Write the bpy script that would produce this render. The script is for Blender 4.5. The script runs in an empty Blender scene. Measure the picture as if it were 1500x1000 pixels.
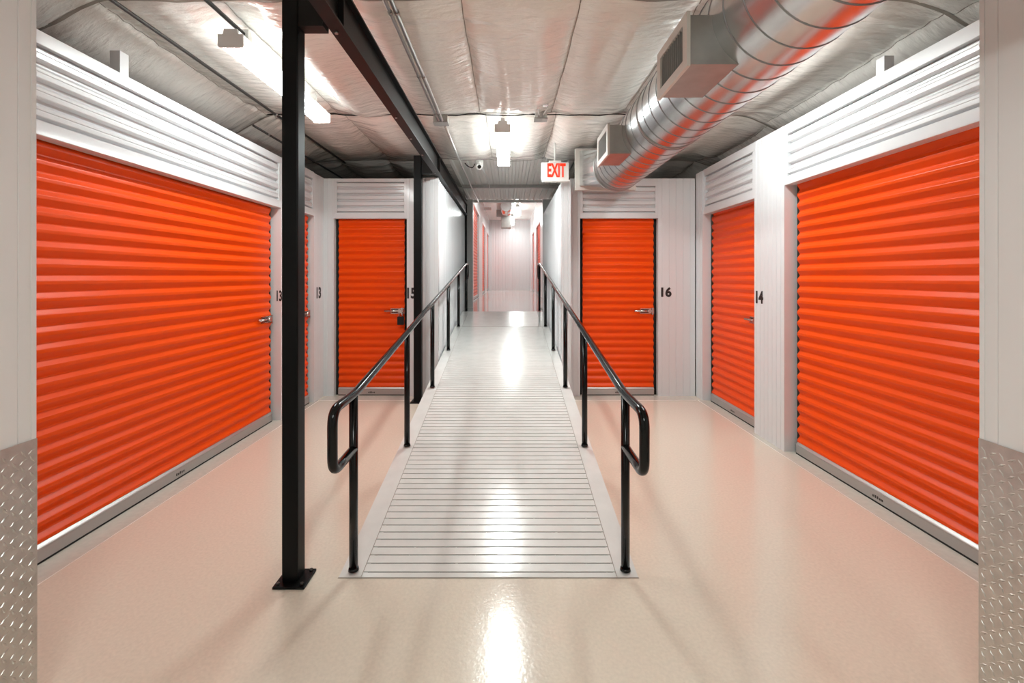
import bpy, bmesh, math, random
from mathutils import Vector, Matrix, noise
random.seed(7)
PI = math.pi
C = bpy.context.scene.collection
F, CX, CY, H = 640.0, 744.0, 405.0, 1.45        # focal length (px), vanishing point, eye height (m)

# ------------------------------------------------------------------ materials
def nodes(name):
    m = bpy.data.materials.new(name); m.use_nodes = True
    nt = m.node_tree
    return m, nt, nt.nodes['Principled BSDF']

def mat(name, col, rough=.5, metal=0., coat=0., spec=.5, bump=None, var=None, emit=None, estr=0.):
    """bump=(scale xyz, strength, distance[, detail]); var=(scale xyz, amount)"""
    m, nt, b = nodes(name)
    b.inputs['Base Color'].default_value = (*col, 1)
    b.inputs['Roughness'].default_value = rough
    b.inputs['Metallic'].default_value = metal
    b.inputs['Specular IOR Level'].default_value = spec
    b.inputs['Coat Weight'].default_value = coat
    b.inputs['Coat Roughness'].default_value = .08
    if emit:
        b.inputs['Emission Color'].default_value = (*emit, 1)
        b.inputs['Emission Strength'].default_value = estr
    L = nt.links
    def noise_node(scale, detail):
        tc = nt.nodes.new('ShaderNodeTexCoord'); mp = nt.nodes.new('ShaderNodeMapping')
        mp.inputs['Scale'].default_value = scale
        L.new(tc.outputs['Object'], mp.inputs['Vector'])
        n = nt.nodes.new('ShaderNodeTexNoise'); n.inputs['Scale'].default_value = 1
        n.inputs['Detail'].default_value = detail
        L.new(mp.outputs['Vector'], n.inputs['Vector'])
        return n
    if bump:
        n = noise_node(bump[0], bump[3] if len(bump) > 3 else 3)
        bp = nt.nodes.new('ShaderNodeBump')
        bp.inputs['Strength'].default_value = bump[1]; bp.inputs['Distance'].default_value = bump[2]
        L.new(n.outputs['Fac'], bp.inputs['Height']); L.new(bp.outputs['Normal'], b.inputs['Normal'])
    if var:
        n = noise_node(var[0], 5)
        rp = nt.nodes.new('ShaderNodeValToRGB')
        a = var[1]
        rp.color_ramp.elements[0].position = .3; rp.color_ramp.elements[1].position = .7
        rp.color_ramp.elements[0].color = (*[c * (1 - a) for c in col], 1)
        rp.color_ramp.elements[1].color = (*[min(1, c * (1 + a)) for c in col], 1)
        L.new(n.outputs['Fac'], rp.inputs['Fac']); L.new(rp.outputs['Color'], b.inputs['Base Color'])
    return m

M = {}
M['white'] = mat('white_painted_steel', (.72, .725, .735), .28, coat=.25, bump=((9, 9, 2.5), .12, .01))
M['gloss_white'] = mat('gloss_white_wall_steel', (.74, .745, .76), .16, coat=.5)
M['white_trim'] = mat('white_trim_steel', (.70, .70, .71), .3, coat=.2)
M['near_white'] = mat('white_wallboard_steel', (.82, .80, .78), .45)
M['orange'] = mat('orange_door_paint', (.84, .074, .002), .32, coat=.0, spec=.22, bump=((1.2, 8, 25), .15, .006))
M['alu'] = mat('mill_aluminium', (.50, .49, .48), .38, metal=.75, bump=((3, 60, 60), .1, .002))
M['rubber'] = mat('black_rubber', (.006, .006, .006), .8)
M['black'] = mat('black_steel_paint', (.003, .003, .003), .42, spec=.18)
M['beamblack'] = mat('black_beam_paint', (.007, .006, .0055), .42, spec=.25)
M['rail'] = mat('gloss_black_rail', (.004, .004, .004), .16, coat=.0, spec=.3)
M['floor'] = mat('cream_epoxy_floor', (.72, .625, .515), .17, coat=.35, bump=((55, 55, 55), .09, .006, 2), var=((70, 70, 70), .05))
M['ramp'] = mat('white_coated_ramp', (.70, .675, .645), .2, coat=.4, bump=((45, 45, 45), .1, .006, 2), var=((9, 9, 9), .04))
M['groove'] = mat('dirt_in_grooves', (.10, .085, .07), .8)
M['joint'] = mat('floor_joint', (.30, .26, .22), .7)
M['landing'] = mat('grey_sealed_landing', (.62, .595, .56), .14, coat=.4, bump=((14, 22, 14), .16, .008, 2), var=((20, 20, 20), .04))
M['vinyl'] = mat('white_vinyl_insulation', (.93, .89, .83), .22, metal=.10, coat=.6, bump=((8, 26, 8), .8, .02, 4))
M['deck'] = mat('galvanised_deck', (.86, .83, .79), .34, metal=.0)
M['galv'] = mat('galvanised_steel', (.60, .60, .60), .27, metal=1., bump=((70, 9, 70), .12, .002), var=((14, 5, 14), .10))
M['galvdark'] = mat('dull_galvanised', (.40, .385, .365), .42, metal=.9, var=((12, 12, 12), .08))
M['seam'] = mat('duct_seam', (.30, .30, .30), .35, metal=1.)
M['register'] = mat('register_face', (.66, .62, .57), .45)
M['slat'] = mat('register_slats', (.42, .40, .38), .5, metal=.3)
M['void'] = mat('shade_and_cable_black', (.012, .011, .010), .9)  # near-black: shade painted into door gaps and registers, plain black for cables
M['chrome'] = mat('bright_zinc', (.62, .60, .57), .25, metal=1.)
M['darkmetal'] = mat('dark_metal', (.06, .055, .05), .4, metal=.6)
M['ink'] = mat('black_vinyl_lettering', (.012, .012, .012), .5)
M['red'] = mat('red_exit_letters', (.75, .02, .004), .5, emit=(1, .035, .005), estr=.55)
M['exitface'] = mat('exit_sign_face', (.80, .77, .74), .45)
M['plastic'] = mat('white_plastic', (.78, .77, .75), .4)
M['lens'] = mat('black_glass', (.004, .004, .004), .08)
M['lamp'] = mat('lit_diffuser', (.9, .9, .9), .4, emit=(.918, .998, .985), estr=29.)
M['lampmid'] = mat('lit_diffuser_middle', (.9, .9, .9), .4, emit=(.918, .998, .985), estr=56.)
M['lampside'] = mat('lit_diffuser_side', (.9, .9, .9), .4, emit=(.918, .998, .985), estr=6.5)
M['lampfar'] = mat('lit_passage_diffuser', (.9, .9, .9), .4, emit=(.918, .998, .985), estr=34.)
M['plate'] = mat('diamond_plate_steel', (.60, .57, .53), .34, metal=.85, var=((25, 25, 25), .1))
M['conduit'] = mat('steel_conduit', (.50, .48, .46), .3, metal=.9)
M['conduitdark'] = mat('dark_conduit', (.05, .045, .042), .4, metal=.4)
M['unitwall'] = mat('unit_partition', (.45, .43, .41), .6)
M['grey'] = mat('grey_steel', (.50, .49, .475), .35)

# ------------------------------------------------------------------ mesh helpers
class MB:
    def __init__(s): s.v, s.f, s.sm = [], [], []
    def add(s, vs, fs, smooth=False):
        b = len(s.v); s.v += [tuple(v) for v in vs]
        for f in fs: s.f.append([b + i for i in f]); s.sm.append(smooth)
        return s
    def box(s, x0, x1, y0, y1, z0, z1):
        if x0 > x1: x0, x1 = x1, x0
        if y0 > y1: y0, y1 = y1, y0
        if z0 > z1: z0, z1 = z1, z0
        return s.add([(x0, y0, z0), (x1, y0, z0), (x1, y1, z0), (x0, y1, z0), (x0, y0, z1), (x1, y0, z1), (x1, y1, z1), (x0, y1, z1)],
              [(0, 3, 2, 1), (4, 5, 6, 7), (0, 1, 5, 4), (1, 2, 6, 5), (2, 3, 7, 6), (3, 0, 4, 7)])
    def prism(s, prof, axis, a, b, smooth=False):
        """closed 2-D profile swept from a to b along axis ('x': prof=(y,z); 'y': (x,z); 'z': (x,y))"""
        def P(p, t):
            return (t, p[0], p[1]) if axis == 'x' else (p[0], t, p[1]) if axis == 'y' else (p[0], p[1], t)
        n = len(prof)
        vs = [P(p, a) for p in prof] + [P(p, b) for p in prof]
        s.add(vs, [(i, (i + 1) % n, n + (i + 1) % n, n + i) for i in range(n)], smooth)
        s.add([P(p, a) for p in prof], [tuple(range(n))[::-1]]); s.add([P(p, b) for p in prof], [tuple(range(n))])
        return s
    def tube(s, pts, r, seg=14, caps=True):
        pts = [Vector(p) for p in pts]; n = len(pts)
        tans = []
        for i in range(n):
            t = (pts[min(i + 1, n - 1)] - pts[max(i - 1, 0)]); tans.append(t.normalized())
        up = Vector((0, 0, 1)) if abs(tans[0].z) < .9 else Vector((1, 0, 0))
        u = tans[0].cross(up).normalized(); vs = []
        for i in range(n):
            u = (u - tans[i] * u.dot(tans[i])).normalized(); w = tans[i].cross(u)
            rr = r[i] if isinstance(r, (list, tuple)) else r
            for k in range(seg):
                a = 2 * PI * k / seg
                vs.append(pts[i] + (u * math.cos(a) + w * math.sin(a)) * rr)
        fs = [(i * seg + k, i * seg + (k + 1) % seg, (i + 1) * seg + (k + 1) % seg, (i + 1) * seg + k) for i in range(n - 1) for k in range(seg)]
        s.add(vs, fs, True)
        if caps:
            s.add(vs[:seg], [tuple(range(seg))[::-1]]); s.add(vs[-seg:], [tuple(range(seg))])
        return s
    def build(s, name, m, parent=None, bevel=0., loc=None, rot=0.):
        me = bpy.data.meshes.new(name); me.from_pydata(s.v, [], s.f); me.update()
        me.polygons.foreach_set('use_smooth', s.sm)
        bm = bmesh.new(); bm.from_mesh(me)
        bmesh.ops.remove_doubles(bm, verts=bm.verts, dist=1e-5)
        bmesh.ops.recalc_face_normals(bm, faces=bm.faces); bm.to_mesh(me); bm.free()
        ms = m if isinstance(m, (list, tuple)) else [m]
        for q in ms: me.materials.append(q)
        o = bpy.data.objects.new(name, me); C.objects.link(o)
        if parent: o.parent = parent
        if loc is not None: o.location = loc
        o.rotation_euler = (0, 0, rot)
        if bevel:
            bv = o.modifiers.new('bevel', 'BEVEL'); bv.width = bevel; bv.segments = 2; bv.limit_method = 'ANGLE'
            bv.harden_normals = False
        return o

def fillet(pts, r, n=6):
    pts = [Vector(p) for p in pts]; out = [pts[0]]
    for i in range(1, len(pts) - 1):
        a, b, c = pts[i - 1], pts[i], pts[i + 1]
        d1, d2 = (a - b), (c - b); l = min(r, d1.length * .49, d2.length * .49)
        p, q = b + d1.normalized() * l, b + d2.normalized() * l
        for k in range(n + 1):
            t = k / n; out.append(p * (1 - t) ** 2 + b * 2 * t * (1 - t) + q * t * t)
    out.append(pts[-1]); return out

def tag(o, label, cat, group=None, kind=None):
    o['label'] = label; o['category'] = cat
    if group: o['group'] = group
    if kind: o['kind'] = kind
    return o
def thing(name, label, cat, loc=(0, 0, 0), rot=0., group=None, kind=None):
    o = bpy.data.objects.new(name, None); C.objects.link(o)
    o.location = loc; o.rotation_euler = (0, 0, rot); o.empty_display_size = .1
    return tag(o, label, cat, group, kind)
def text_mesh(body, size, ext=.001, bold=.0, sx=1.):
    cu = bpy.data.curves.new('t', 'FONT'); cu.body = body; cu.size = size; cu.extrude = ext; cu.offset = bold
    cu.align_x = 'CENTER'; cu.align_y = 'CENTER'; cu.resolution_u = 6
    ob = bpy.data.objects.new('t', cu); C.objects.link(ob); bpy.context.view_layer.update()
    dg = bpy.context.evaluated_depsgraph_get()
    me = bpy.data.meshes.new_from_object(ob.evaluated_get(dg))
    bpy.data.objects.remove(ob)
    me.transform(Matrix.Scale(sx, 4, (1, 0, 0)))
    me.transform(Matrix.Rotation(PI / 2, 4, 'X'))          # stands upright, reads from -y
    return me

# ------------------------------------------------------------------ dimensions
XW, XD = 2.29, 2.37           # side wall face, side door curtain
YB = 5.30                     # back walls
ZC = 3.06                     # purlin line of the ceiling
PUR = [-3.9, -2.3, -.7, .9, 2.5, 4.29, 5.95, 7.69, 9.2]     # purlins
YM = PUR[-1]                  # mouth of the upper passage
ZL = .82                      # landing
XN, YN = 1.57, 1.45           # near walls
def zr(y):
    if y <= 2.10: return 0.
    if y <= 6.70: return .148 * (y - 2.10)
    if y <= 7.85: return .681 + (y - 6.70) * (ZL - .681) / 1.15
    return ZL

# ------------------------------------------------------------------ floor, landing
o = MB().box(-3.3, 3.3, -3.2, 9.2, -.12, 0).build('floor', M['floor']); tag(o, 'glossy cream epoxy floor around the ramp', 'floor', kind='structure')
o = MB().box(-.86, .64, 7.85, 8.75, .002, ZL).box(-.87, 1.04, 8.75, 20.4, .002, ZL).build('floor_landing', M['landing'])
tag(o, 'grey shiny floor of the upper passage beyond the ramp', 'floor', kind='structure')

M['bare'] = mat('bare_concrete_band', (.60, .55, .475), .24, coat=.25, var=((30, 30, 30), .06))
M['bandline'] = mat('coating_edge_line', (.80, .74, .66), .3)
for k, (xa, xb, ya, yb) in enumerate(((-2.42, -2.215, 1.62, 5.12), (2.235, 2.42, 1.62, 5.12), (-2.2, -.98, 5.12, 5.40), (.76, 2.2, 5.12, 5.40))):
    mb = MB().box(xa, xb, ya, yb, .0002, .0009)
    o = mb.build('trim_%d' % (k + 1), M['bare'])
    tag(o, ['grey floor band along the left doors', 'grey floor band along the right doors', 'grey floor band at the foot of the door numbered 15', 'grey floor band at the foot of the door numbered 16'][k], 'floor band', kind='structure')
    e = MB()
    if k == 0: e.box(xb, xb + .007, ya, yb, .0002, .001)
    elif k == 1: e.box(xa - .007, xa, ya, yb, .0002, .001)
    else: e.box(xa, xb, ya - .012, ya, .0002, .001)
    e.build('edge_line', M['bandline'], o)
# ------------------------------------------------------------------ ceiling: vinyl faced insulation in pillows
SEAM0, SEAM = -.24, .694
LAMPS = [(-1.678, 2.64, 3.95), (-.052, 4.20, 5.50), (1.66, 2.64, 3.95), (-.052, -1.6, -.3)]
def sstep(a, b, x):
    t = max(0., min(1., (x - a) / (b - a))); return t * t * (3 - 2 * t)
def ceil_z(x, y):
    iv = max([k for k in range(8) if PUR[k] <= y + 1e-6]); v = min(1, (y - PUR[iv]) / (PUR[iv + 1] - PUR[iv]))
    xs = x + .03 * math.sin(iv * 2.1) + .012 * noise.noise((y * 2, 3.3, 1.))
    uu = (xs - SEAM0) / SEAM; iu = math.floor(uu); u = uu - iu
    sv = max(0, math.sin(PI * v)) ** .40
    su = max(0, math.sin(PI * u)) ** .55
    amp = .105 * (.9 + .45 * noise.noise((iu * 3.1, iv * 1.7, .3)))
    if y > PUR[6]: amp *= 1.7
    b = amp * sv * (.15 + .85 * su)
    # long folds along each roll, crinkles gathered toward purlins and seams
    b += .030 * sv * noise.noise((x * 5.5, y * .7, 8.))
    e = max(0, 1 - min(v, 1 - v) / .30)
    es = max(0, 1 - min(u, 1 - u) / .22)
    w = noise.noise((x * 2.4 + y, y * 13, 1.7)) * .6 + noise.noise((x * 6 - y * 5, y * 26, 4.1)) * .3
    b += (.034 * e + .020 * es * sv) * w
    for lx, a, c in LAMPS:
        d = abs(x - lx)
        if a - .1 < y < c + .1 and d < .3:
            b *= max(.35, min(1, (d - .02) / .2))
    return ZC - max(-.012, b) - .20 * sstep(2.25, 2.8, abs(x)) * (1 if y < 5.4 else .3)
nx, ny = 330, 480
x0, x1, y0, y1 = -3.3, 3.3, -3.2, YM
vs = []; fs = []
for j in range(ny + 1):
    for i in range(nx + 1):
        x = x0 + (x1 - x0) * i / nx; y = y0 + (y1 - y0) * j / ny
        vs.append((x, y, ceil_z(x, y)))
for j in range(ny):
    for i in range(nx):
        x = x0 + (x1 - x0) * (i + .5) / nx; y = y0 + (y1 - y0) * (j + .5) / ny
        if y > PUR[6] and -.80 < x < .92: continue
        a = j * (nx + 1) + i; fs.append((a, a + nx + 1, a + nx + 2, a + 1))
mb = MB(); mb.add(vs, fs, True)
mb.box(-3.3, 3.3, -3.2, 9.2, 3.10, 3.16)
o = mb.build('ceiling', M['vinyl']); tag(o, 'white wrinkled vinyl insulation quilted between ceiling purlins', 'ceiling', kind='structure')
M['seamline'] = mat('insulation_seam', (.30, .265, .225), .6)
mb = MB()
def ribbon(pts, w, ax):
    v = []
    for p in pts:
        d = (w / 2, 0, 0) if ax == 'x' else (0, w / 2, 0)
        v += [(p[0] - d[0], p[1] - d[1], p[2]), (p[0] + d[0], p[1] + d[1], p[2])]
    mb.add(v, [(2 * k, 2 * k + 1, 2 * k + 3, 2 * k + 2) for k in range(len(pts) - 1)])
for k in range(-5, 5):
    for seg in range(8):
        ya = PUR[seg]; iv = seg
        pts = []
        for q in range(41):
            y = max(-3.15, ya + (PUR[seg + 1] - ya) * (q + .001) / 40.01)
            x = SEAM0 + SEAM * k - .03 * math.sin(iv * 2.1) - .012 * noise.noise((y * 2, 3.3, 1.))
            if y > PUR[6] and -.86 < x < .96: continue
            pts.append((x, y, min(ceil_z(x - .012, y), ceil_z(x + .012, y), ceil_z(x, y)) - .001))
        if len(pts) > 1: ribbon(pts, .006, 'x')
for y in PUR[1:-1]:
    ribbon([(-3.2 + .05 * q, y, min(ceil_z(-3.2 + .05 * q, y + .01), ceil_z(-3.2 + .05 * q, y - .01)) - .002) for q in range(129)], .022, 'y')
sm = mb.build('seam_line', M['seamline'], o)
# metal deck over the ramp
def deck_profile(xa, xb, z, p=.105, d=.022):
    pts = []; x = xa
    while x < xb:
        for fx, fz in ((0, 0), (.36, 0), (.46, d), (.86, d), (.96, 0)):
            pts.append((min(xb, x + fx * p), z + fz))
        x += p
    return pts
pr = deck_profile(-.82, .94, ZC + .0)
pr = pr + [(p[0], p[1] + .004) for p in reversed(pr)]
o = MB().prism(pr, 'y', PUR[6] + .01, YM).build('ceiling_deck', M['deck']); tag(o, 'ribbed galvanised roof deck over the ramp', 'ceiling', kind='structure')
for k, lab in ((7, 'thin steel purlin crossing the ribbed deck halfway along the ramp'), (8, 'steel edge purlin crossing where the upper passage begins')):
    y = PUR[k]
    o = MB().box(-.80, .93, y - .05, y - .045, ZC - .055, ZC - .003).box(-.80, .93, y - .045, y + .0, ZC - .055, ZC - .05).build('purlin', M['galvdark'] if k == 7 else M['deck'])
    tag(o, lab, 'purlin', 'purlins over the ramp')

# ------------------------------------------------------------------ walls
def ribbed(length, z0, z1, thick, pitch=.06, depth=.0035, w=.006, m=None, mbx=None, style='groove'):
    """a wall slab in local coordinates: x 0..length, front face at y=0, behind at y=thick"""
    pts = [(0, 0)]
    x = pitch * .5
    while x < length - w * 2:
        if style == 'groove':
            pts += [(x, 0), (x + w * .5, depth), (x + w, 0)]
        else:
            pts += [(x, 0), (x + w * .35, -depth), (x + w * .65, -depth), (x + w, 0)]
        x += pitch
    pts += [(length, 0), (length, thick), (0, thick)]
    return (mbx or MB()).prism(pts, 'z', z0, z1)
def xform(mb, loc, rot):
    R = Matrix.Translation(loc) @ Matrix.Rotation(rot, 4, 'Z')
    mb.v = [tuple(R @ Vector(v)) for v in mb.v]; return mb
LEFT, RIGHT = PI / 2, -PI / 2       # local -y faces +X / -X
ZWL, ZWR = 2.655, 2.70
BIGL = (2.00, 4.41); SML = (4.60, 5.04)
BIGR = (1.90, 3.62); SMR = (4.06, 5.12)
def merge(*mbs):
    r = MB()
    for q in mbs: r.add(q.v, q.f)
    return r
# left wall piers (between and beside the doors); local x runs +Y
pL = [xform(ribbed(SML[0] - BIGL[1], 0, ZWL, .16), (-XW, BIGL[1], 0), LEFT),
      xform(ribbed(YB - SML[1] , 0, ZWL - .01, .10), (-2.235, SML[1], 0), LEFT),
      xform(ribbed(BIGL[0] - YN - .17, 0, ZWL, .16), (-XW, YN + .17, 0), LEFT)]
wl = merge(*pL).build('wall_left', M['white']); tag(wl, 'white ribbed steel wall piers on the left side', 'wall', kind='structure')
pR = [xform(ribbed(SMR[0] - BIGR[1], 0, ZWR, .16), (XW, SMR[0], 0), RIGHT),
      xform(ribbed(YB - SMR[1], 0, ZWR - .01, .10), (XW - .01, YB, 0), RIGHT),
      xform(ribbed(BIGR[0] - YN - .17, 0, ZWR, .16), (XW, BIGR[0], 0), RIGHT)]
wr = merge(*pR).build('wall_right', M['white']); tag(wr, 'white ribbed steel wall piers on the right side', 'wall', kind='structure')
# back walls left and right of the ramp
D15 = (-2.112, -1.226); D16 = (.875, 1.824)
pB = [xform(ribbed(D15[0] + 2.28, 0, 2.64, .12), (-2.28, YB, 0), 0), xform(ribbed(-1.0 - D15[1], 0, 2.64, .12), (D15[1], YB, 0), 0)]
o = merge(*pB).build('wall_back_left', M['white']); tag(o, 'white steel wall either side of the orange door behind the column', 'wall', kind='structure')
pB = [xform(ribbed(2.27 - D16[1], 0, 2.64, .12, pitch=.085), (D16[1], YB, 0), 0), xform(ribbed(D16[0] - .755, 0, 2.64, .12), (.755, YB, 0), 0)]
o = merge(*pB).build('wall_back_right', M['white']); tag(o, 'white steel wall either side of the orange door under the duct end', 'wall', kind='structure')
# walls flanking the ramp
a = xform(ribbed(8.50 - 5.2, 0, 2.615, .05, pitch=.11, depth=.012, w=.05, style='rib'), (-.838, 5.2, 0), LEFT)
b = xform(ribbed(.182, 0, 2.625, .06, pitch=.05), (-1.007, 5.185, 0), 0)
o = merge(a, b).build('wall_ramp_left', M['gloss_white']); tag(o, 'glossy white ribbed wall along the left of the ramp', 'wall', kind='structure')
a = xform(ribbed(8.12 - 5.2, 0, 2.585, .05, pitch=.11, depth=.012, w=.05, style='rib'), (.650, 8.12, 0), RIGHT)
b = xform(ribbed(.112, 0, 2.565, .06, pitch=.05), (.635, 5.185, 0), 0)
o = merge(a, b).build('wall_ramp_right', M['gloss_white']); tag(o, 'glossy white ribbed wall along the right of the ramp', 'wall', kind='structure')
# upper passage
XPL, XPR, YE, ZPT = -.87, 1.03, 20.3, 4.08
PD_L = [(11.05, 13.26), (14.9, 16.9), (18.2, 20.1)]
PD_R = [(13.9, 15.9), (17.2, 18.6)]
def passage_wall(x, rot, doors, ztop, y0):
    mbs = []; edges = [y0] + [e for d in sorted(doors) for e in d] + [YE]
    for i in range(0, len(edges), 2):
        a, b = edges[i], edges[i + 1]
        if b - a > .02:
            mbs.append(xform(ribbed(b - a, .0, ZPT, .12, pitch=.3), (x, a if rot > 0 else b, 0), rot))
    for a, b in doors:
        mbs.append(xform(MB().box(0, b - a, 0, .12, ztop, ZPT), (x, a if rot > 0 else b, 0), rot))
        mbs.append(xform(MB().box(0, b - a, 0, .12, 0, ZL), (x, a if rot > 0 else b, 0), rot))
    return merge(*mbs)
o = passage_wall(XPL, LEFT, PD_L, 3.30, 8.90).build('wall_passage_left', M['white']); tag(o, 'white left wall of the upper passage', 'wall', kind='structure')
o = passage_wall(XPR, RIGHT, PD_R, 3.22, 8.90).build('wall_passage_right', M['white']); tag(o, 'white right wall of the upper passage', 'wall', kind='structure')
o = xform(ribbed(XPR - XPL + .3, 0, ZPT, .1, pitch=.16, depth=.01, w=.04), (XPL - .15, YE, 0), 0).build('wall_end', M['white'])
tag(o, 'white ribbed wall closing the far end of the upper passage', 'wall', kind='structure')
o = MB().box(XPL - .2, XPR + .2, YM + .02, YE + .2, ZPT, ZPT + .06).build('ceiling_passage', M['vinyl']); tag(o, 'pale ceiling of the upper passage', 'ceiling', kind='structure')
# mouth of the passage: grey pier left, white reveal right, header above deck
o = MB().box(-.87, -.705, 8.76, 8.88, ZL, ZC - .06).build('wall_mouth_left', M['grey']); tag(o, 'grey steel pier at the left mouth of the upper passage', 'wall', kind='structure')
o = MB().box(.70, 1.03, 8.76, 8.88, ZL, ZC - .06).build('wall_mouth_right', M['white']); tag(o, 'white pier at the right mouth of the upper passage', 'wall', kind='structure')
o = MB().box(-1.1, 1.3, YM + .005, YM + .06, ZC + .03, ZPT + .05).build('wall_mouth_head', M['white']); tag(o, 'white header over the mouth of the upper passage', 'wall', kind='structure')
# near walls either side of the viewer
for s, nm, sd in ((-1, 'wall_near_left', 'left'), (1, 'wall_near_right', 'right')):
    mb = MB()
    prof = [(s * XN, -3.2), (s * XN, YN - .052), (s * (XN + .003), YN - .050), (s * XN, YN - .048), (s * XN, YN), (s * (XN + .012), YN + .006), (s * 2.45, YN + .006), (s * 2.45, YN + .16), (s * 3.3, YN + .16), (s * 3.3, -3.2)]
    prof = [(s * XN, -3.2), (s * XN, YN - .052), (s * (XN + .003), YN - .050), (s * XN, YN - .048), (s * XN, YN), (s * 3.3, YN), (s * 3.3, -3.2)]
    mb.prism(prof, 'z', 0, 2.99)
    mb.box(s * (XN - .002), s * (XN + .02), YN - .012, YN + .003, 0, 2.99)
    o = mb.build(nm, M['near_white']); tag(o, 'plain white wall end at the %s edge of the view' % sd, 'wall', kind='structure')
# outer enclosure of the units behind the doors
mb = MB().box(-3.36, -3.30, -3.2, 9.2, 0, 3.1).box(3.30, 3.36, -3.2, 9.2, 0, 3.1).box(-3.3, 3.3, -3.26, -3.2, 0, 3.1)
mb.box(-3.3, -.95, YM + .08, YM + .14, 0, 3.1).box(1.1, 3.3, YM + .08, YM + .14, 0, 3.1)
o = mb.build('wall_outer', M['unitwall']); tag(o, 'dim outer partitions behind the storage units', 'wall', kind='structure')

# ------------------------------------------------------------------ header panels over the doors
def header(label, loc, rot, width, zh, zb, zt, ztop, end_trim=.035):
    """local: x 0..width, front at y=0, over the opening; zh head, zb..zt corrugated field, ztop top"""
    t = thing('header_panel', label, 'panel', loc, rot, 'ribbed panels above the doors')
    MB().box(0, width, 0, .07, zt, ztop).build('top_rail', M['white_trim'], t, .003)
    MB().box(0, width, 0, .085, zh, zb).box(0, width, .07, .16, zh + .02, zb).build('lintel', M['white_trim'], t, .003)
    for xa, xb in ((0, end_trim), (width - end_trim, width)):
        MB().box(xa, xb, .001, .06, zb, zt).build('side_trim', M['white_trim'], t, .002)
    n = max(3, round((zt - zb) / .083)); p = (zt - zb) / n
    prof = []
    for k in range(n):
        z = zb + k * p
        prof += [(.036, z), (.036, z + .16 * p), (.010, z + .24 * p), (.007, z + .28 * p), (.007, z + .50 * p), (.010, z + .53 * p), (.010, z + .57 * p), (.007, z + .60 * p), (.007, z + .74 * p), (.010, z + .78 * p), (.034, z + .97 * p)]
    prof += [(.036, zt)]
    prof = prof + [(.045, zt), (.045, zb)]
    MB().prism(prof, 'x', end_trim * .7, width - end_trim * .7).build('corrugated_sheet', M['white'], t)
    return t
header('long white ribbed panel above the wide orange door on the left', (-XW, BIGL[0], 0), LEFT, BIGL[1] - BIGL[0], 2.143, 2.215, 2.587, ZWL)
header('short white ribbed panel above the narrow orange door behind the black column', (-2.235, SML[0], 0), LEFT, SML[1] - SML[0], 2.15, 2.225, 2.575, ZWL)
header('long white ribbed panel above the wide orange door on the right', (XW, BIGR[1], 0), RIGHT, BIGR[1] - BIGR[0], 2.205, 2.275, 2.62, ZWR)
header('white ribbed panel above the door numbered 14', (XW, SMR[1], 0), RIGHT, SMR[1] - SMR[0], 2.177, 2.26, 2.62, ZWR)
header('white ribbed panel above the door numbered 15', (D15[0], YB, 0), 0, D15[1] - D15[0], 2.154, 2.225, 2.60, 2.64)
header('white ribbed panel above the door numbered 16, below the duct end', (D16[0], YB, 0), 0, D16[1] - D16[0], 2.158, 2.225, 2.55, 2.64)

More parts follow.
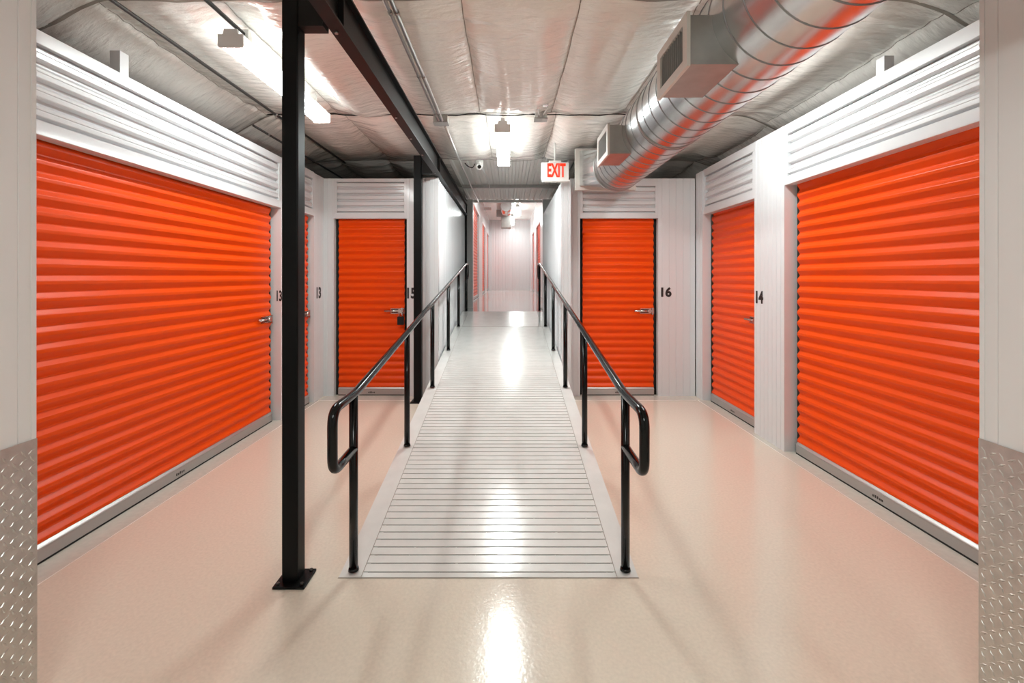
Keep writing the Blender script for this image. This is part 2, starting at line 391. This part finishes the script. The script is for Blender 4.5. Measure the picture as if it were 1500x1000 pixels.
# ------------------------------------------------------------------ roll-up doors
PITCH = .0875
def curtain_profile(h, z0, far=False):
    ks = [(0, .0), (.16, .0), (.20, .001), (.235, .004), (.44, .018), (.475, .0205), (.51, .021), (.56, .021), (.60, .0205), (.64, .018), (.90, .004), (.95, .001)]
    if far: ks = [(0, 0), (.34, 0), (.52, .015), (.72, .015)]
    pts = []; z = z0
    while z < z0 + h:
        for t, d in ks:
            zz = z + (1 - t) * PITCH * 0 + t * PITCH
            if zz > z0 + h: break
            pts.append((d, zz))
        z += PITCH
    pts.append((.021, z0 + h))
    return pts
def door(n, label, loc, rot, w, h, latch=None, far=False, ends=.040, clear=0.):
    """local: x 0..w along the opening, curtain ridge face at y=0, z from loc.z"""
    t = thing('door_%d' % n, label, 'door', loc, rot, 'orange roll-up doors', 'structure')
    bar0, bar1 = .012, .10
    pr = curtain_profile(h - bar1 + .03, bar1)
    if far: pr = curtain_profile(h - bar1 + .03, bar1, True)
    pr = pr + [(p[0] + .004, p[1]) for p in reversed(pr)]
    MB().prism(pr, 'x', ends, w - ends, smooth=False).build('curtain', M['orange'], t)
    # bottom bar: shelf, bright nose and face, with the rubber seal under it
    bar = MB().prism([(-.010, bar0), (-.010, .070), (-.013, .074), (-.013, .080), (-.008, .083), (.004, .097), (.022, .100), (.022, bar0)], 'x', ends, w - ends).build('bottom_bar', M['alu'], t)
    MB().prism([(-.009, .0005), (-.012, .006), (-.009, bar0), (.02, bar0), (.02, .0005)], 'x', ends, w - ends).build('rubber_seal', M['rubber'], bar)
    if not far:
        mk = MB()
        for k in range(5): mk.box(w * .46 + k * .017, w * .46 + k * .017 + .011, -.0108, -.0098, .030, .030 + random.choice((.014, .018)))
        mk.build('stamped_mark', M['darkmetal'], bar)
        for a, b in ((.0005, .07), (w - .07, w - .0005)):
            MB().box(a, b, .027, .05, 0, h + .02).build('shade_black_guide', M['void'], t)  # guide coloured near-black to paint the shadow in the gap beside the curtain
    if latch is not None and not far:
        s = latch                                   # +1: bolt shoots toward local +x end, -1: toward x=0
        zl = 1.03; xe = w - .01 if s > 0 else .01
        L = MB().box(xe - s * .20, xe - s * .03, -.006, .0, zl - .032, zl - .022).box(xe - s * .20, xe - s * .03, -.006, .0, zl + .022, zl + .032)
        L.box(xe - s * .20, xe - s * .195, -.006, 0, zl - .03, zl + .03).box(xe - s * .035, xe - s * .03, -.012, 0, zl - .034, zl + .034)
        lt = L.build('latch', M['chrome'], t)
        MB().tube([(xe - s * .27, -.014, zl), (xe - s * .06, -.014, zl)], .012, 10).build('bolt', M['chrome'], lt)
        MB().box(xe - s * .185, xe - s * .075, -.004, -.001, zl - .02, zl + .02).build('keeper_slot', M['darkmetal'], lt)
        MB().tube([(xe - s * .085, -.034, zl), (xe - s * .085, -.002, zl)], .022, 12).build('lock_cylinder', M['chrome'], lt)
        MB().box(xe - s * .06, xe - s * .045, -.03, -.002, zl - .045, zl + .04).build('hasp', M['chrome'], lt)
    return t
g = XD
door(1, 'wide orange roll-up door on the left, nearest the viewer', (-g, BIGL[0], 0), LEFT, BIGL[1] - BIGL[0], 2.143, 1)
door(2, 'narrow orange roll-up door half hidden behind the near black column', (-2.286, SML[0], 0), LEFT, SML[1] - SML[0], 2.15, 1)
door(3, 'orange roll-up door numbered 15 with a black padlock, left of the ramp', (D15[0], YB + .045, 0), 0, D15[1] - D15[0], 2.154, 1)
door(4, 'orange roll-up door numbered 16, facing the viewer right of the ramp', (D16[0], YB + .045, 0), 0, D16[1] - D16[0], 2.158, 1)
door(5, 'orange roll-up door numbered 14 in the right wall', (g, SMR[1], 0), RIGHT, SMR[1] - SMR[0], 2.177, 1)
door(6, 'wide orange roll-up door on the right, nearest the viewer', (g, BIGR[1], 0), RIGHT, BIGR[1] - BIGR[0], 2.205, 1)
for i, (a, b) in enumerate(PD_L):
    door(7 + i, ['nearest orange door on the left of the upper passage', 'middle orange door on the left of the upper passage', 'farthest orange door on the left of the upper passage'][i], (XPL - .05, a, ZL), LEFT, b - a, 3.30 - ZL, None, True)
for i, (a, b) in enumerate(PD_R):
    door(10 + i, ['nearer orange door on the right of the upper passage', 'farther orange door on the right of the upper passage'][i], (XPR + .05, b, ZL), RIGHT, b - a, 3.22 - ZL, None, True)

# padlock on door 15
px = D15[1] - .075
t = thing('padlock', 'black padlock hanging from the latch of the door numbered 15', 'padlock', (px, YB + .045 - .045, .93), 0)
MB().box(-.040, .040, -.014, .014, -.065, .035).build('lock_body', M['rubber'], t, .006)
MB().tube(fillet([(-.02, 0, .03), (-.02, 0, .085), (.02, 0, .085), (.02, 0, .03)], .02), .005, 10).build('shackle', M['chrome'], t)

# unit numbers
def number(txt, label, loc, rot, size, sx=1., bold=.004):
    me = text_mesh(txt, size, .0008, bold, sx); me.materials.append(M['ink'])
    o = bpy.data.objects.new('unit_number', me); C.objects.link(o); o.location = loc; o.rotation_euler = (0, 0, rot)
    return tag(o, label, 'number', 'black unit numbers')
number('16', 'black number 16 on the white wall beside the door under the duct end', ((974.5 - CX) * YB / F, YB - .002, H - 23.5 * YB / F), 0, .150, 1.0, .006)
number('15', 'black number 15 on the white wall, partly hidden by the far column', ((601.6 - CX) * YB / F, YB - .002, H - 25 * YB / F), 0, .175, .72, .006)
number('14', 'black number 14 on the white pier between the right doors', (XW - .002, 3.985, H - 31 * 4.0 / F), RIGHT, .150, .90, .006)
number('13', 'black number 13 on the narrow white wall right of the near column', (-2.233, 5.15, H - 24.5 * 5.15 / F), LEFT, .175, .85, .006)
number('13', 'black number at the end of the wide left door, cut off by the near column', (-XW - .021, BIGL[1] - .002, H - 29 * 4.41 / F), 0, .145, .46, .004)

# ------------------------------------------------------------------ black columns and beam
def post(label, xa, xb, ya, yb, ztop, plate):
    t = thing('steel_post', label, 'post', ((xa + xb) / 2, (ya + yb) / 2, 0), 0, 'black steel columns')
    cx, cy = (xa + xb) / 2, (ya + yb) / 2
    MB().box(xa - cx, xb - cx, ya - cy, yb - cy, .012, ztop).build('shaft', M['black'], t, .006)
    p = plate
    bp = MB().box(p[0] - cx, p[1] - cx, p[2] - cy, p[3] - cy, .0005, .012).build('base_plate', M['black'], t, .002)
    for ax in (p[0] + .018, p[1] - .018):
        for ay in (p[2] + .018, p[3] - .018):
            MB().tube([(ax - cx, ay - cy, .012), (ax - cx, ay - cy, .022)], .008, 6).build('anchor_bolt', M['darkmetal'], bp)
    return t
ZBB, ZBT = 2.635, 2.845
t = post('tall black square steel column on the floor nearest the viewer', -1.068, -.991, 2.06, 2.137, ZBT, (-1.092, -.944, 2.022, 2.155))
MB().box(.039, .155, -.034, .034, ZBB, ZBT).build('beam_bracket', M['beamblack'], t)
t = post('black square steel column in the distance beside the door numbered 15', -1.085, -.995, 5.02, 5.10, ZBT, (-1.118, -.962, 4.985, 5.135))
MB().box(.046, .172, -.03, .03, ZBB, ZBT).build('beam_bracket', M['beamblack'], t)
t = thing('roof_beam', 'long black steel I-beam running overhead beside the columns', 'beam', (-.82, 0, 0), 0)
mb = MB().box(-.036, .036, -3.1, 8.5, ZBB, ZBB + .011).box(-.004, .004, -3.1, 8.5, ZBB + .011, ZBT - .011).box(-.036, .036, -3.1, 8.5, ZBT - .011, ZBT)
mb.build('i_section', M['beamblack'], t)
for y in (2.10, 5.06):
    MB().box(.004, .033, y - .005, y + .005, ZBB + .011, ZBT - .011).build('stiffener_plate', M['beamblack'], t)
for y in (2.12, 3.25, 3.75, 4.25, 5.0):
    MB().tube([(-.012, y, ZBB - .008), (-.012, y, ZBB + .0)], .009, 8).build('bolt', M['galvdark'], t)
o = MB().box(-.862, -.80, 8.51, 8.58, .822, ZBT).build('steel_post', M['black'])
tag(o, 'black post under the far end of the roof beam, at the top of the ramp', 'post', 'black steel columns')

# ------------------------------------------------------------------ ramp
t = thing('access_ramp', 'white sloping ramp with grooved surface between black handrails', 'ramp', (0, 0, 0), 0)
XA, XB_, XC, XE = -.815, -.705, .523, .628
Y0 = 2.105
# side kerbs
for xa, xb, nm in ((XA, XB_ - .004, 'kerb'), (XC + .004, XE, 'kerb')):
    ys = [Y0, 2.2, 3, 4, 5, 5.15, 6, 6.7, 7.85]
    prof = [(y, max(.003, zr(y))) for y in ys] + [(7.85, .0012), (Y0, .0012)]
    MB().prism(prof, 'x', xa, xb).build(nm, M['ramp'], t)
# grooved deck: plates with grooves at 53 mm
prof = []; gro = []
y = Y0; g0 = 2.130
prof.append((Y0, .003))
k = 0
while True:
    gy = g0 + .0535 * k
    if gy > 5.75: break
    d = .005; w = .0075 if gy < 4.6 else .005
    prof += [(gy, zr(gy) + .003), (gy + .0008, zr(gy) - d + .004), (gy + w, zr(gy) - d + .004), (gy + w + .0008, zr(gy + w) + .003)]
    gro.append((gy, gy + w)); k += 1
for yy in (6.70, 7.85): prof.append((yy, zr(yy) + .003))
prof += [(7.85, .0012), (Y0, .0012)]
MB().prism(prof, 'x', XB_, XC).build('deck', M['ramp'], t)
mb = MB()
for a, b in gro:
    xx = XB_ + .02
    while xx < XC - .02:
        L = random.uniform(.15, .5); e = min(XC - .01, xx + L)
        za = zr(a) - .0005
        mb.add([(xx, a + .0006, za), (e, a + .0006, za), (e, b, zr(b) - .0005), (xx, b, zr(b) - .0005)], [(0, 1, 2, 3)])
        xx = e + random.choice((.0, .002, .004, .012))
mb.build('groove_dirt', M['groove'], t)
mb = MB()
mb.box(XA - .003, XE + .003, Y0 - .006, Y0, .0008, .0018)
mb.add([(XB_ - .004, 2.11, .0042), (XB_, 2.11, .0042), (XB_, 6.7, zr(6.7) + .0015), (XB_ - .004, 6.7, zr(6.7) + .0015)], [(0, 1, 2, 3)])
mb.add([(XC, 2.11, .0042), (XC + .004, 2.11, .0042), (XC + .004, 6.7, zr(6.7) + .0015), (XC, 6.7, zr(6.7) + .0015)], [(0, 1, 2, 3)])
mb.box(XB_, XC, 6.69, 6.70, zr(6.7) + .001, zr(6.7) + .004)
mb.build('edge_joint', M['joint'], t)
# ------------------------------------------------------------------ handrails
PY = [2.143, 3.28, 4.38, 5.55, 6.70, 7.98]
RR = .0215
def handrail(x, label, ext, zlow):
    t = thing('handrail', label, 'handrail', (x, PY[0], 0), 0, 'handrails of the ramp')
    zt = .872
    P = [(0, PY[0] - .0, zlow), (0, PY[0] - ext, zlow - .005), (0, PY[0] - ext, zt), (0, PY[0] + .02, zt)]
    P += [(0, 7.85, ZL + .855), (0, 8.24, ZL + .862), (0, 8.24, ZL + .60), (0, 7.98, ZL + .60)]
    path = fillet(P, .07, 7)
    MB().tube([(p[0], p[1] - PY[0], p[2]) for p in path], RR, 18).build('rail', M['rail'], t)
    for y in PY:
        zb = max(.0065, zr(y) + .0065); zt2 = (.865 + (y - 2.163) * (ZL + .855 - .872) / (7.85 - 2.163)) if y < 7.85 else ZL + .85
        p = MB().tube([(0, y - PY[0], zb), (0, y - PY[0], zt2)], RR * .98, 16).build('post', M['rail'], t)
        MB().tube([(0, y - PY[0], zb + .0005), (0, y - PY[0], zb + .014)], [RR * 1.22, RR * 1.05], 16).build('weld_collar', M['rail'], p)
    return t
handrail(-.757, 'black tubular handrail on the left side of the ramp', .258, .605)
handrail(.576, 'black tubular handrail on the right side of the ramp', .300, .615)

# ------------------------------------------------------------------ ceiling lights
def strip(label, x, ya, yb, zb=2.84, lamp='lamp'):
    t = thing('ceiling_light', label, 'light', (x, (ya + yb) / 2, zb), 0, 'strip lights of the main space')
    L = (yb - ya) / 2; w = .072
    MB().box(-.045, .045, -L + .01, L - .01, .075, .105).box(-.02, .02, -L + .15, -L + .19, .105, .19).box(-.02, .02, L - .19, L - .15, .105, .19).build('housing', M['plastic'], t, .004)
    prof = [(-w, .07), (-w, .014), (-w + .012, .0), (w - .012, .0), (w, .014), (w, .07)]
    d = MB().prism(prof, 'y', -L + .012, L - .012).build('diffuser', [M['lampside'], M[lamp]], t)
    for p in d.data.polygons:
        if p.normal.z < -.3: p.material_index = 1
    for s in (-1, 1):
        c = MB().prism([(-w - .004, .075), (-w - .004, .004), (-w + .004, -.004), (w - .004, -.004), (w + .004, .004), (w + .004, .075)], 'y', s * L - s * .012, s * L)
        c.prism([(-.048, .075), (-.040, .108), (.040, .108), (.048, .075)], 'y', s * L - s * .012, s * (L - .002))
        c.build('end_cap', M['plastic'], t)
    return t
strip('lit strip light on the ceiling behind the near black column', *LAMPS[0])
strip('lit strip light on the ceiling straight above the ramp', *LAMPS[1], lamp='lampmid')
strip('lit strip light on the ceiling to the right of the round duct', *LAMPS[2])
strip('added unseen strip light on the ceiling behind the viewer', *LAMPS[3], lamp='lampmid')  # unseen lamp, added to brighten the foreground and near walls
# small lamps of the upper passage
def lampbox(o):
    for p in o.data.polygons:
        if p.normal.z < -.3: p.material_index = 1
def small_lamp(label, x, y, z, w, h, g='lamps of the upper passage'):
    t = thing('ceiling_light', label, 'light', (x, y, z), 0, g)
    lampbox(MB().box(-w / 2, w / 2, -.6, .6, 0, h).build('diffuser', [M['lampside'], M['lampfar']], t))
    MB().box(-w * .3, w * .3, -.6, .6, h, h + .06).build('housing', M['grey'], t)
small_lamp('nearer small lit lamp hanging in the upper passage right of its duct', (758 - CX) * 16.5 / F, 16.5, 3.82, .22, .16)
small_lamp('farther small lit lamp hanging in the upper passage beside its duct', (750.5 - CX) * 19.0 / F, 19.0, 3.76, .16, .22)
t = thing('ceiling_light', 'added unseen lamp lighting the nearer end of the upper passage', 'light', (.1, 11.6, ZPT - .12), 0, 'lamps of the upper passage')  # out of view, added to light the near stretch of the passage
lampbox(MB().box(-.09, .09, -.65, .65, 0, .08).build('diffuser', [M['lampside'], M['lampfar']], t)); MB().box(-.05, .05, -.6, .6, .08, .118).build('housing', M['plastic'], t)
t = thing('emergency_light', 'white emergency light high on the left wall of the upper passage', 'light', (XPL + .09, 16.2, 3.96), 0)
MB().box(-.085, .16, -.05, .05, -.07, .05).build('case', M['plastic'], t, .01)
for dx in (-.04, .10): MB().tube([(dx, -.05, -.01), (dx, -.09, -.02)], .045, 12).build('lamp_head', M['plastic'], t)
t = thing('passage_duct', 'small grey duct with a drop box hanging in the upper passage', 'duct', (-.06, 17.0, 3.95), 0)
MB().tube([(0, -1.6, 0), (0, 2.8, 0)], .20, 20).build('pipe', M['galv'], t)
MB().box(-.2, .18, -.25, .25, -.62, -.15).build('drop_box', M['galvdark'], t, .01)
MB().box(-.38, -.16, -.2, .3, -.2, .08).build('side_outlet', M['galvdark'], t, .01)

# ------------------------------------------------------------------ round duct
DX, DZ, DR = 1.17, 2.62, .259
YD0, YD1 = -3.0, 4.66
t = thing('spiral_duct', 'large round spiral steel duct hanging under the ceiling on the right', 'duct', (DX, 0, DZ), 0)
MB().tube([(0, YD0 + (YD1 - YD0) * k / 40, 0) for k in range(41)], DR, 64).build('pipe', M['galv'], t)
# helical lock seam
pts = []; pitch = .14; n = int((YD1 - YD0 - .05) / pitch * 40)
for k in range(n + 1):
    a = 2 * PI * k / 40; yy = YD0 + .02 + pitch * k / 40
    pts.append((math.cos(a) * (DR + .0005), yy, math.sin(a) * (DR + .0005)))
MB().tube(pts, .0034, 5).build('spiral_seam', M['seam'], t)
for y in (3.10, YD1 - .02):
    MB().tube([(0, y - .012, 0), (0, y + .012, 0)], DR + .005, 48).build('joint_band', M['galvdark'], t)
# square transition and flange at the wall
x0, x1, z0, z1 = -.33, .28, -.11, .30
ring = [(DR * math.cos(2 * PI * k / 32), YD1, DR * math.sin(2 * PI * k / 32)) for k in range(32)]
sq = []
for k in range(32):
    c, s_ = math.cos(2 * PI * k / 32), math.sin(2 * PI * k / 32); m_ = max(abs(c), abs(s_))
    sq.append(((x0 + x1) / 2 + c / m_ * (x1 - x0) / 2, 5.12, (z0 + z1) / 2 + s_ / m_ * (z1 - z0) / 2))
MB().add(ring + sq, [(k, (k + 1) % 32, 32 + (k + 1) % 32, 32 + k) for k in range(32)], False).build('square_transition', M['galv'], t)
fl = MB().box(x0 - .05, x1 + .05, 5.12, 5.17, z0 - .045, z0).box(x0 - .05, x1 + .05, 5.12, 5.17, z1, z1 + .03).box(x0 - .05, x0, 5.12, 5.17, z0, z1).box(x1, x1 + .05, 5.12, 5.17, z0, z1)
fl.build('wall_flange', M['register'], t)
MB().box(x0, x1, 5.15, 5.19, z0, z1).build('duct_end', M['galvdark'], t)
# side registers
def register(y0, y1, z0, z1, label):
    r = MB()
    xf = -.37                                       # face plane, relative to the duct axis
    za, zb = z0 - DZ, z1 - DZ
    def xe(z): return -math.sqrt(max(0, DR ** 2 - z * z)) + .004
    zs = [za + (zb - za) * k / 6 for k in range(7)]
    prof = [(xf + .012, za), (xf + .012, zb)] + [(xe(z), z) for z in reversed(zs)]
    b = r.prism(prof, 'y', y0, y1).build('register_box', M['galvdark'], t)
    MB().box(xf - .004, xf + .012, y0 - .012, y0 + .035, za - .012, zb + .012).box(xf - .004, xf + .012, y1 - .035, y1 + .012, za - .012, zb + .012) \
        .box(xf - .004, xf + .012, y0 + .035, y1 - .035, za - .012, za + .03).box(xf - .004, xf + .012, y0 + .035, y1 - .035, zb - .03, zb + .012).build('face_frame', M['register'], b)
    sl = MB(); n = 11
    for k in range(n):
        yy = y0 + .04 + (y1 - y0 - .08) * (k + .5) / n
        sl.add([(xf, yy - .002, za + .03), (xf, yy + .002, za + .03), (xf + .012, yy + .006, za + .03), (xf + .012, yy + .002, za + .03),
                (xf, yy - .002, zb - .03), (xf, yy + .002, zb - .03), (xf + .012, yy + .006, zb - .03), (xf + .012, yy + .002, zb - .03)],
               [(0, 1, 2, 3), (4, 7, 6, 5), (0, 4, 5, 1), (1, 5, 6, 2), (2, 6, 7, 3), (3, 7, 4, 0)])
    sl.build('louvres', M['slat'], b)
    MB().box(xf + .0115, xf + .0118, y0 + .035, y1 - .035, za + .03, zb - .03).build('opening', M['void'], b)  # flat near-black sheet, paints the shade behind the louvres
    c = MB()
    for k in range(24):
        pass
    return b
register(1.955, 2.32, 2.40, 2.62, '')
register(3.50, 3.88, 2.435, 2.665, '')

# ------------------------------------------------------------------ conduits, boxes, wires, sign, camera
def conduit(label, pts, r, m, straps=(), name='conduit', group='conduits under the ceiling'):
    t = thing(name, label, 'conduit', (pts[0][0], pts[0][1], 0), 0, group)
    ox, oy = pts[0][0], pts[0][1]
    MB().tube([(p[0] - ox, p[1] - oy, p[2]) for p in pts], r, 10).build('pipe', m, t)
    for y in straps:
        MB().tube([(0, y - oy - .012, pts[0][2]), (0, y - oy + .012, pts[0][2])], r * 1.22, 10).build('strap', M['galvdark'], t)
    return t
ZK = 2.87; SK = 1.052
conduit('left one of the twin steel conduits above the ramp', [(-.633, -3, ZK), (-.633, 3.97, ZK)], .011, M['conduit'], (1.6, 2.35, 3.1, 3.8))
conduit('right one of the twin steel conduits above the ramp', [(-.599, -3, ZK), (-.599, 3.97, ZK)], .013, M['conduit'], (1.6, 2.35, 3.1, 3.8))
conduit('steel conduit running on from the junction box over the ramp', [(-.593, 4.12, ZK), (-.593, 5.5, ZK), (-.565, 8.3, ZK)], .011, M['conduit'], (4.4, 4.9, 5.6))
conduit('thin conduit along the ceiling between the left wall and the near strip light', [(-2.125, -3, 2.933), (-2.125, 5.7, 2.933)], .012, M['conduitdark'], (1.8, 4.0))
conduit('thin conduit above the left wall beside the far ceiling seam', [(-2.36, 4.05, 2.85), (-2.36, 6.6, 2.85)], .011, M['conduitdark'], (4.3,))
conduit('thin conduit feeding the strip light behind the near column', [(-1.69, -3, 3.0), (-1.69, 2.84, 3.0)], .013, M['conduitdark'], ())
# seam wiring
pts = [(-2.6 + .1 * k, 4.27 + .01 * math.sin(k * 1.3), 3.03 + .006 * math.sin(k * .9) + .004 * math.sin(k * 2.3)) for k in range(41)]
o = MB().tube(pts, .0055, 6).build('seam_wire', M['void']); tag(o, 'black wire strung across the ceiling along the seam above the ramp', 'wire')
t = thing('junction_box', 'grey junction box where the twin conduits end above the ramp', 'box', (-.62, 4.06, 2.888), 0, 'junction boxes on the ceiling')
MB().box(-.066, .066, -.05, .05, -.018, .045).build('body', M['galvdark'], t, .004); MB().box(-.07, .07, -.054, .054, -.022, -.018).build('cover', M['galvdark'], t)
t = thing('junction_box', 'grey junction box right of the strip light above the ramp', 'box', (.318, 4.23, 2.975), 0, 'junction boxes on the ceiling')
MB().box(-.058, .058, -.04, .05, .0, .06).build('body', M['galv'], t, .004); MB().box(-.064, .064, -.046, .06, -.012, .0).build('cover', M['galvdark'], t, .002)
MB().box(-.05, .05, -.26, -.20, .035, .055).build('hanger_plate', M['galv'], t)
for s in (-1, 1): MB().tube([(s * .045, -.2, .03), (s * .02, -.05, .02)], .006, 8).build('cable', M['plastic'], t)

# exit sign
sx0, sx1, sy, sz0, sz1 = .392, .712, 5.10, 2.566, 2.785
t = thing('exit_sign', 'white EXIT sign with red letters hung by the right ramp wall', 'sign', ((sx0 + sx1) / 2, sy, sz0), 0)
hw = (sx1 - sx0) / 2; hh = sz1 - sz0
MB().box(-hw, hw, 0, .05, .012, hh).build('housing', M['exitface'], t, .005)
MB().box(-hw + .008, hw + .012, -.012, .055, -.008, .012).build('bottom_rail', M['plastic'], t, .003)
MB().box(-.07, .07, .005, .045, hh, hh + .022).build('canopy', M['plastic'], t, .004)
MB().tube([(.0, .025, hh + .022), (.0, .025, ZC - .035 - sz0)], .012, 10).build('stem', M['plastic'], t)
me = text_mesh('EXIT', .215, .002, .0065, .49); me.materials.append(M['red'])
o = bpy.data.objects.new('lettering', me); C.objects.link(o); o.parent = t; o.location = (.012, -.002, hh * .53)
o['label'] = 'red EXIT lettering'
# camera
t = thing('security_camera', 'small white security camera under the roof deck above the ramp', 'camera', (-.372, 5.72, 2.905), 0)
MB().tube([(0, .03, .0), (0, .03, .07)], [.052, .05], 20).build('mount', M['plastic'], t)
MB().tube([(0, .07, .045), (0, .02, .012), (.002, -.055, -.03)], [.036, .045, .042], 20).build('body', M['plastic'], t)
MB().tube([(.002, -.054, -.0295), (.0023, -.062, -.0335)], .024, 16).build('lens', M['lens'], t)
pts = [(-.56, 5.70, 2.93), (-.52, 5.68, 2.88), (-.46, 5.68, 2.862), (-.445, 5.70, 2.89), (-.432, 5.74, 2.93)]
o = MB().tube(fillet(pts, .05, 5), .006, 8).build('camera_cable', M['void']); tag(o, 'black cable looping to the security camera', 'cable')
pts = [(-.345, 5.82, 2.90), (-.33, 5.9, 2.87), (-.30, 6.1, 2.86), (-.285, 6.5, 2.88), (-.30, 7.2, 2.915)]
o = MB().tube(fillet(pts, .1, 5), .006, 8).build('camera_cable', M['plastic']); tag(o, 'white cable trailing from the security camera along the deck', 'cable')
# stub posts over the side walls
for s, y, z, lab in ((-1, 2.62, ZWL, 'white stub post between the left header panel and the ceiling'), (1, 2.70, ZWR, 'white stub post between the right header panel and the ceiling')):
    o = MB().box(s * (XW + .01), s * (XW + .07), y - .03, y + .03, z + .001, 2.79 if s < 0 else 2.80).build('stub_post', M['white_trim']); tag(o, lab, 'post', 'white stub posts')

# ------------------------------------------------------------------ diamond plate guards
def diamond(s, label):
    t = thing('diamond_plate', label, 'plate', (s * XN, YN, 0), 0, 'diamond plate wall guards')
    ya, yb, zt = -1.2, .0, .914
    mb = MB().box(-s * .0035, -s * .006, ya, yb + .002, .004, zt)
    mb.build('sheet', M['plate'], t)
    mb = MB(); p = .026; L, W, hgt = .0145, .0042, .0022
    rows = int((zt - .02) / p); cols = int((yb - ya - .01) / p)
    for r_ in range(rows):
        for c_ in range(cols):
            cy, cz = yb - .014 - c_ * p, .02 + r_ * p
            a = (PI / 4 if (r_ + c_) % 2 else -PI / 4) + .25 * s
            dy, dz = math.cos(a), math.sin(a); ny_, nz_ = -dz, dy
            X0 = -s * .006; X1 = -s * (.006 + hgt)
            base = [(X0, cy + dy * L, cz + dz * L), (X0, cy + ny_ * W, cz + nz_ * W), (X0, cy - dy * L, cz - dz * L), (X0, cy - ny_ * W, cz - nz_ * W)]
            top = [(X1, cy + dy * L * .6, cz + dz * L * .6), (X1, cy + ny_ * W * .45, cz + nz_ * W * .45), (X1, cy - dy * L * .6, cz - dz * L * .6), (X1, cy - ny_ * W * .45, cz - nz_ * W * .45)]
            mb.add(base + top, [(4, 5, 6, 7), (0, 1, 5, 4), (1, 2, 6, 5), (2, 3, 7, 6), (3, 0, 4, 7)])
    o = mb.build('raised_tread', M['plate'], t); o['kind'] = 'stuff'
    return t
diamond(-1, 'diamond plate steel guard on the wall end at the left edge of the view')
diamond(1, 'diamond plate steel guard on the wall end at the right edge of the view')

# ------------------------------------------------------------------ camera, world, view
cam = bpy.data.cameras.new('camera'); co = bpy.data.objects.new('camera', cam); C.objects.link(co)
co.location = (0, 0, H); co.rotation_euler = (PI / 2, 0, 0)
cam.sensor_width = 36; cam.lens = 36 * F / 1500
cam.shift_x = (750 - CX) / 1500; cam.shift_y = -(500 - CY) / 1500
cam.clip_start = .05; cam.clip_end = 100
bpy.context.scene.camera = co
w = bpy.data.worlds.new('world'); bpy.context.scene.world = w; w.use_nodes = True
w.node_tree.nodes['Background'].inputs[0].default_value = (.02, .02, .02, 1)
vs_ = bpy.context.scene.view_settings
vs_.view_transform = 'Standard'; vs_.look = 'None'; vs_.gamma = 1; vs_.use_curve_mapping = False; vs_.exposure = .52
